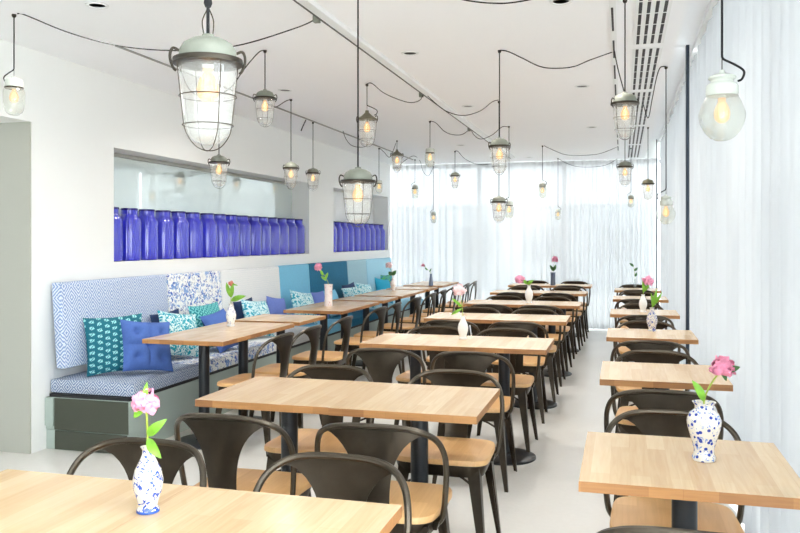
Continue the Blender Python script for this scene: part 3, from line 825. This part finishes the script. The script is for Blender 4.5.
for k in range(6):
    y0, y1 = vent_edges[k]+.06, vent_edges[k+1]-.06
    y0 = (y0+.15*SA)/CA; y1 = (y1+.15*SA)/CA
    t = thing('ceiling_vent', 'white linear air vent with four dark slots, %s along the window side' % vn[k], 'vent', (.163, y0, CEIL), 0, 'linear air vents in the ceiling')
    b = bmesh.new(); box(b, -.095, .095, 0, y1-y0, -.006, -.001); obj('frame', b, white_m, t)
    for j in range(4):
        b = bmesh.new(); cx = -.066+.044*j; n = int((y1-y0)/.22)
        L = (y1-y0)/n
        for i in range(n): box(b, cx-.009, cx+.009, i*L+.012, (i+1)*L-.012, -.0075, -.0055)
        obj('slot', b, dark_m, t)
refl_m = simple('spot_reflector', lin(110, 108, 104), .3, .7)
dl = [(97, 5, 'above the left corridor opening'), (285, 90, 'above the bench, beyond the largest lantern'), (410, 53, 'left of the long cable drop'), (561, 1, 'at the top edge, right of centre'),
      (582, 86, 'between the hanging cables right of centre'), (468, 106, 'beside the white ceiling track'), (592, 127, 'right of centre near the far end'), (461, 145, 'near the far curtain, left of centre'), (529, 157, 'closest to the far curtain')]
for px, py, w_ in dl:
    x, y, _ = gp(px, py, CEIL)
    t = thing('downlight', 'small round recessed ceiling spot %s' % w_, 'ceiling light', (x, y, CEIL), 0, 'recessed downlights')
    b = bmesh.new(); lathe_open(b, [(.062, -.001), (.06, -.006), (.045, -.006), (.042, -.0012)], 28); obj('trim_ring', b, white_m, t, True)
    b = bmesh.new(); lathe(b, [(.042, -.0015), (.0, -.0015)], 24); obj('reflector', b, refl_m, t)
    dlt = bpy.data.lights.new('added_fill_beam', 'AREA'); dlt.shape = 'DISK'; dlt.size = .07; dlt.energy = 6.5; dlt.color = (1, .95, .88); dlt.spread = R(150)  # fill light added under an unlit spot to brighten the room
    do = bpy.data.objects.new('added_fill_beam', dlt); C.objects.link(do); do.parent = t; do.location = (0, 0, -.008)

# ------------------------------------------------------------------ pendant lamps (origin = top of cap)
def bulb_parts(t, z, r, h):
    b = bmesh.new(); lathe(b, [(r*.45, z), (r*.45, z-h*.18), (r*.8, z-h*.38), (r, z-h*.62), (r*.85, z-h*.85), (r*.4, z-h*.98), (0, z-h)], 18)
    bo = obj('bulb', b, thin_glass_bulb, t, True)
    b = bmesh.new(); lathe(b, [(0, z-h*.2), (r*.32, z-h*.3), (r*.42, z-h*.6), (r*.25, z-h*.85), (0, z-h*.88)], 12); obj('filament', b, fil_m, bo, True)
    b = bmesh.new(); lathe(b, [(r*.55, z+.03), (r*.55, z), (r*.4, z-.003)], 16); obj('socket', b, porc_m, t, True)
def warm_bulb():
    m = bpy.data.materials.new('warm_bulb_glass'); m.use_nodes = True; nt = m.node_tree; nt.nodes.clear()
    out = nt.nodes.new('ShaderNodeOutputMaterial'); e = nt.nodes.new('ShaderNodeEmission'); e.inputs[0].default_value = (1, .52, .18, 1); e.inputs[1].default_value = .8
    tr = nt.nodes.new('ShaderNodeBsdfTransparent'); mx = nt.nodes.new('ShaderNodeMixShader'); mx.inputs[0].default_value = .6
    nt.links.new(tr.outputs[0], mx.inputs[1]); nt.links.new(e.outputs[0], mx.inputs[2]); nt.links.new(mx.outputs[0], out.inputs[0]); return m
thin_glass_bulb = warm_bulb()
def lamp_parts(t, kind, s):
    sc = lambda pr: [(r*s, z*s) for r, z in pr]
    if kind in ('cage', 'cone', 'dome'):
        if kind == 'cone':
            b = bmesh.new(); lathe(b, sc([(0, .012), (.012, .010), (.014, -.005), (.04, -.028), (.066, -.045), (.073, -.050), (.073, -.056), (.0, -.056)]), 32); obj('cap', b, conem, t, True)
        else:
            b = bmesh.new(); lathe(b, sc([(0, .004), (.012, .003), (.015, -.003), (.035, -.008), (.052, -.018), (.060, -.032), (.061, -.049), (.0, -.049)]), 40); obj('cap', b, capm if kind == 'cage' else conem, t, True)
            b = bmesh.new(); lathe(b, sc([(.060, -.049), (.0735, -.051), (.0745, -.056), (.0735, -.062), (.058, -.063), (.0, -.0628)]), 40); obj('rim', b, rimm, t, True)
        z0 = -.0625
        prof = [(.058, z0), (.060, z0-.006), (.0585, z0-.03), (.055, z0-.075), (.050, z0-.115), (.047, z0-.138), (.040, z0-.155), (.027, z0-.166), (.012, z0-.171), (.0005, z0-.172)]
        b = bmesh.new(); lathe_open(b, sc(prof), 56, .012 if kind != 'dome' else 0, 28); obj('glass_shade', b, glass_m, t, True)
        if kind != 'dome':
            b = bmesh.new(); rw = .0011*s*(1.0 if s < 1.5 else 1)
            for zz, r in ((z0-.068, .0605), (z0-.130, .0535)):
                tube(b, [(r*s*math.cos(2*PI*k/28), r*s*math.sin(2*PI*k/28), zz*s) for k in range(28)], rw, 5, closed=True)
            for k in range(4):
                a = 2*PI*k/4+.35
                P = [(.069, z0+.004), (.066, z0-.03), (.0615, z0-.068), (.0545, z0-.128), (.047, z0-.152), (.030, z0-.174), (.012, z0-.183), (0, z0-.184)]
                tube(b, catmull([(r*s*math.cos(a), r*s*math.sin(a), zz*s) for r, zz in P], 3), rw, 5)
            obj('wire_cage', b, wire_m, t, True)
            for sg in (-1, 1):
                b = bmesh.new(); tube(b, catmull([(sg*.060*s, 0, -.035*s), (sg*.072*s, 0, -.030*s), (sg*.078*s, 0, -.040*s), (sg*.078*s, 0, -.055*s), (sg*.072*s, 0, -.072*s), (sg*.066*s, 0, -.078*s)], 4), .003*s, 6); obj('clip', b, rimm, t, True)
        bulb_parts(t, -.068*s, .024*s, .075*s)
    elif kind == 'jar':
        b = bmesh.new(); lathe(b, sc([(0, .006), (.016, .005), (.018, -.004), (.042, -.008), (.048, -.014), (.050, -.052), (.046, -.056), (0, -.056)]), 36); obj('cap', b, porc_m, t, True)
        b = bmesh.new(); lathe_open(b, sc([(.050, -.052), (.052, -.055), (.052, -.060), (.049, -.062)]), 32); obj('rim', b, rimm, t, True)
        b = bmesh.new(); lathe_open(b, sc([(.050, -.058), (.056, -.068), (.058, -.09), (.057, -.14), (.053, -.175), (.043, -.198), (.025, -.212), (.0005, -.216)]), 40, .01, 20); obj('glass_shade', b, frost_m, t, True)
        bulb_parts(t, -.062*s, .026*s, .08*s)
    elif kind == 'globe':
        b = bmesh.new(); lathe(b, sc([(0, .012), (.007, .012), (.009, .002), (.026, -.002), (.039, -.008), (.041, -.014), (.033, -.020), (.033, -.026), (.043, -.032), (.047, -.038), (.048, -.060), (.046, -.068), (0, -.068)]), 40); obj('cap', b, porc_m, t, True)
        b = bmesh.new(); lathe_open(b, sc([(.044, -.066), (.046, -.067), (.057, -.090), (.067, -.118), (.0685, -.130), (.064, -.155), (.051, -.180), (.034, -.198), (.017, -.206), (.0005, -.208)]), 40); obj('glass_shade', b, frost_m, t, True)
        bulb_parts(t, -.072*s, .024*s, .08*s)
def lamp(px, ytop, d, kind, s, label, hook=None, side=0, rz=0.4, hookz=None, group=None):
    x, y = at(px, d); z = zat(ytop, d)
    nm = {'cage': 'caged_pendant_lamp', 'cone': 'caged_pendant_lamp', 'dome': 'glass_pendant_lamp', 'jar': 'porcelain_pendant_lamp', 'globe': 'porcelain_pendant_lamp'}[kind]
    t = thing(nm, label, 'pendant lamp', (x, y, z), rz, group)
    lamp_parts(t, kind, s)
    top = (hookz or CEIL)-z-.002
    b = bmesh.new()
    if side:
        r_ = {'jar': .048, 'globe': .05, 'cone': .06, 'cage': .05, 'dome': .05}[kind]*s*side
        pts = [(0, 0, top), (0, 0, top*.5+.05), (0, 0, .060*s), (.004*side, 0, .046*s), (r_*.7, 0, .028*s), (r_*1.25, 0, .006*s), (r_*1.15, 0, -.018*s), (r_*.9, 0, -.024*s)]
        pts = [Vector(p) for p in pts[:2]]+catmull(pts[2:], 5)
        # the hook holding the cap
        h = bmesh.new(); tube(h, [(0, 0, .0), (0, 0, .055*s)], .0016, 6); obj('hanger', h, wire_m, t)
    else:
        pts = [Vector((0, 0, top)), Vector((0, 0, top*.5)), Vector((0, 0, 0))]
    tube(b, pts, .0036, 6); obj('cord', b, cord_m, t, True)
    b = bmesh.new(); lathe(b, [(0.006, top+.001), (.012, top), (.012, top-.010), (.007, top-.018), (.0, top-.018)], 12); obj('ceiling_hook', b, rimm, t, True)
    return t
def dh(y): return (CAMZ-CEIL)*800/(y-240.0)
L = lamp
big = L(208, 36, 1.72, 'cage', 1.0, 'largest grey caged glass lantern, hanging closest to the camera at upper left', rz=.55)
b = bmesh.new(); tube(b, catmull([(-.008, .0, .0), (-.012, 0, .03), (-.004, 0, .052), (0, 0, .06), (.006, 0, .05), (.012, 0, .03), (.010, 0, 0)], 4), .0014, 5); obj('wire_loop', b, wire_m, big, True)
b = bmesh.new(); lathe(b, [(.004, .085), (.008, .08), (.009, .07), (.006, .062)], 12); obj('cord_grip', b, cord_m, big, True)
L(265, 90, dh(50), 'cage', 1.0, 'grey caged lantern just right of the largest lantern')
L(219, 155, 5.9, 'cage', 1.0, 'grey caged lantern hanging directly below the largest lantern')
L(291, 162, dh(99), 'cage', 1.0, 'grey caged lantern above the right end of the near jar niche, left of its pair', rz=.9)
L(313, 168, dh(122), 'cage', 1.0, 'smaller-looking caged lantern by the wall pier between both jar niches', rz=.2)
L(367, 112, dh(84), 'cone', 1.15, 'lantern with pointed olive cap above the second largest lantern', side=1, rz=0)
L(358, 168, 3.42, 'cage', 1.02, 'grey caged lantern in front of the far jar niche on a long black cord', rz=.3)
L(379, 180, dh(148), 'jar', .85, 'small porcelain and glass lamp right of the far jar niche lantern')
L(397, 150.5, 10.2, 'cone', 1.15, 'small lantern with pointed olive cap near the left edge of the far curtain', rz=.7)
L(415, 185, 12.6, 'jar', 1.0, 'tiny white glass lamp before the left of the far curtain', side=-1)
L(430, 148, dh(121), 'jar', .95, 'white glass lamp under the white ceiling track', rz=.1)
L(433.5, 212, 12.95, 'jar', .85, 'tiny lamp hanging lowest on the left of the far curtain', side=-1)
L(455, 172, dh(151), 'cage', 1.0, 'small dark-capped lantern before the far curtain, left of centre', rz=.5)
L(499.5, 138, dh(50), 'cage', 1.0, 'grey caged lantern in the centre, upper of the two in line', rz=.55)
L(499, 196, dh(101), 'cage', 1.0, 'grey caged lantern in the centre, lower of the two in line', rz=.2)
L(509, 201, dh(126), 'jar', .9, 'slim glass lamp partly hidden behind the lower centre lantern', side=-1)
L(542.5, 183, dh(145.5), 'jar', .95, 'small glass lamp before the far curtain, right of centre', side=1)
L(558, 209, 12.4, 'jar', .8, 'tiny glass lamp low before the far curtain, right of centre', side=1)
L(625, 93, 4.22, 'cage', 1.0, 'grey caged lantern beside the slotted ceiling vents', rz=.5)
L(625, 161, 7.7, 'cage', 1.0, 'grey caged lantern directly below the one beside the vents', rz=.1)
L(631, 195, 11, 'jar', .8, 'tiny glass lamp low to the right near the far corner', side=-1)
L(648, 179, 9.0, 'dome', 1.0, 'clear glass lamp with dark dome cap by the far right corner', rz=.3)
L(666, 196, dh(66.5), 'globe', 1.0, 'round porcelain and glass lamp by the right curtain, smaller-looking and farther', side=-1, rz=0)
L(722, 74, 2.47, 'globe', 1.0, 'large-looking round porcelain lamp close by the right curtain', side=1, rz=0)
L(14, 78, dh(14), 'jar', .98, 'white porcelain and glass lamp at the far left by the corridor opening', side=-1, rz=.2)

# swagged cables on the ceiling
def swag(pts, label, r=.0036):
    """pts: (px, py, depth)"""
    P = [at(px, d)+(zat(py, d),) for px, py, d in pts]
    P = [(x, y, min(z, CEIL-.006)) for x, y, z in P]
    b = bmesh.new(); tube(b, catmull(P, 8), r, 6)
    tag(obj('hanging_cable', b, cord_m, smooth=True), label, 'cable')
def cpt(px, py): return (px, py, (CAMZ-CEIL+.006)*800/(py-240.0))
swag([cpt(17.5, 13.6), (26, 14, 4.5), (70, 33, 4.46), (120, 46, 4.43), (176, 50.5, 4.42), (235, 46, 4.43), (290, 30, 4.5), (314, 20, 4.5), cpt(319, 13)], 'black cable swagged behind the largest lantern to the white track')
swag([cpt(264, 50.3), (258, 53, 5.3), (245, 68, 5.35), (230, 88, 5.4), (210, 98, 5.45), (190, 90, 5.5), cpt(178, 62)], 'black cable dipping behind the largest lantern from the lantern to its right')
swag([cpt(366.8, 84), (372, 83.5, 6.4), (384, 93, 6.45), (400, 100, 6.6), (411, 102.5, 6.7), (420, 100, 6.8), cpt(424.5, 91.5)], 'black cable swagged from the pointed-cap lantern to the track')
swag([cpt(425, 93), (433, 101, 6.9), (446, 111, 7.0), (463, 115.5, 7.1), (480, 111, 7.2), (492, 102, 7.3), cpt(498.5, 100)], 'black cable swagged from the track to the upper centre lantern cord')
swag([cpt(470.5, 128), (474, 135, 9.05), (481, 139, 9.0), (492, 135, 8.95), (502, 127, 8.9), cpt(508.5, 127)], 'short black cable loop from the track to the slim glass lamp')
swag([cpt(500.5, 50.3), (508, 51.5, 5.35), (522, 58, 5.3), (540, 66.5, 5.3), (556, 68.3, 5.3), (574, 66.5, 5.3), (590, 60, 5.35), cpt(614, 51.5)], 'long black cable swagged from the centre lantern to the rail by the vents')
swag([(444, -5, 4.12), (470, 1, 4.1), (498, 3.4, 4.1), (520, 1.5, 4.1), (546, -4, 4.12)], 'black cable dipping just inside the top edge of the picture')
swag([cpt(430, 121), (436, 123, 8.5), (444, 131, 8.6), (452, 134.5, 8.8), (462, 134.5, 9), cpt(470, 129)], 'thin cable from the white glass lamp to the track')
swag([cpt(291, 99.5), (286, 101, 7.1), (276, 107, 7.1), cpt(271, 106)], 'short cable beside the lantern near the end of the jar niche')
swag([(306, 120, 8.3), (303, 126, 8.3), (301, 131, 8.3)], 'short dangling cable end below the ceiling conduit', .006)
swag([cpt(343, 131), (346, 139, 9.2), (351, 145, 9.3), (358, 147, 9.4), (366, 146, 9.6), cpt(372, 137)], 'cable loop hanging behind the pointed-cap lantern')
swag([cpt(379.5, 148), (384, 152, 10.9), (390, 157, 10.8), cpt(396, 143)], 'short cable between the small lamps beyond the far niche')
swag([(400, 165, 12.6), (406, 158, 12.6), cpt(414, 156), (420, 161, 12.8), (423, 171, 12.9), (428, 176, 12.9), (432, 170, 12.95), (433.5, 165.5, 12.95)], 'cable looping before the left part of the far curtain')
swag([cpt(455, 151), (458, 151.5, 11.3), (464, 158, 11.3), (472, 162.5, 11.4), (482, 164.5, 11.5), (494, 163, 11.6), cpt(504, 154)], 'thin cable swagged right of the small dark-capped lantern')
swag([cpt(544, 145.7), (553, 150, 10.7), (565, 154.5, 10.7), (580, 155.5, 10.7), (598, 154, 10.7), (610, 150, 10.7), cpt(619, 146)], 'upper thin cable swagged before the far curtain to the rail')
swag([cpt(559, 159), (566, 163, 12.4), (577, 166.5, 12.4), (592, 167, 12.4), (606, 165, 12.4), cpt(617, 159)], 'lower thin cable swagged before the far curtain to the rail')
swag([cpt(614.5, 51), (616, 60, 5.1), (619.5, 75, 4.7), (624, 91, 4.3)], 'black cable from the ceiling rail down to the lantern by the vents')
swag([cpt(666, 66.5), (663, 64.6, 5.83), (659.5, 67, 5.9), (656, 80, 6.1), (652, 100, 6.6), (648, 118, 7.0), cpt(643, 103)], 'black cable hanging beside the farther round porcelain lamp')
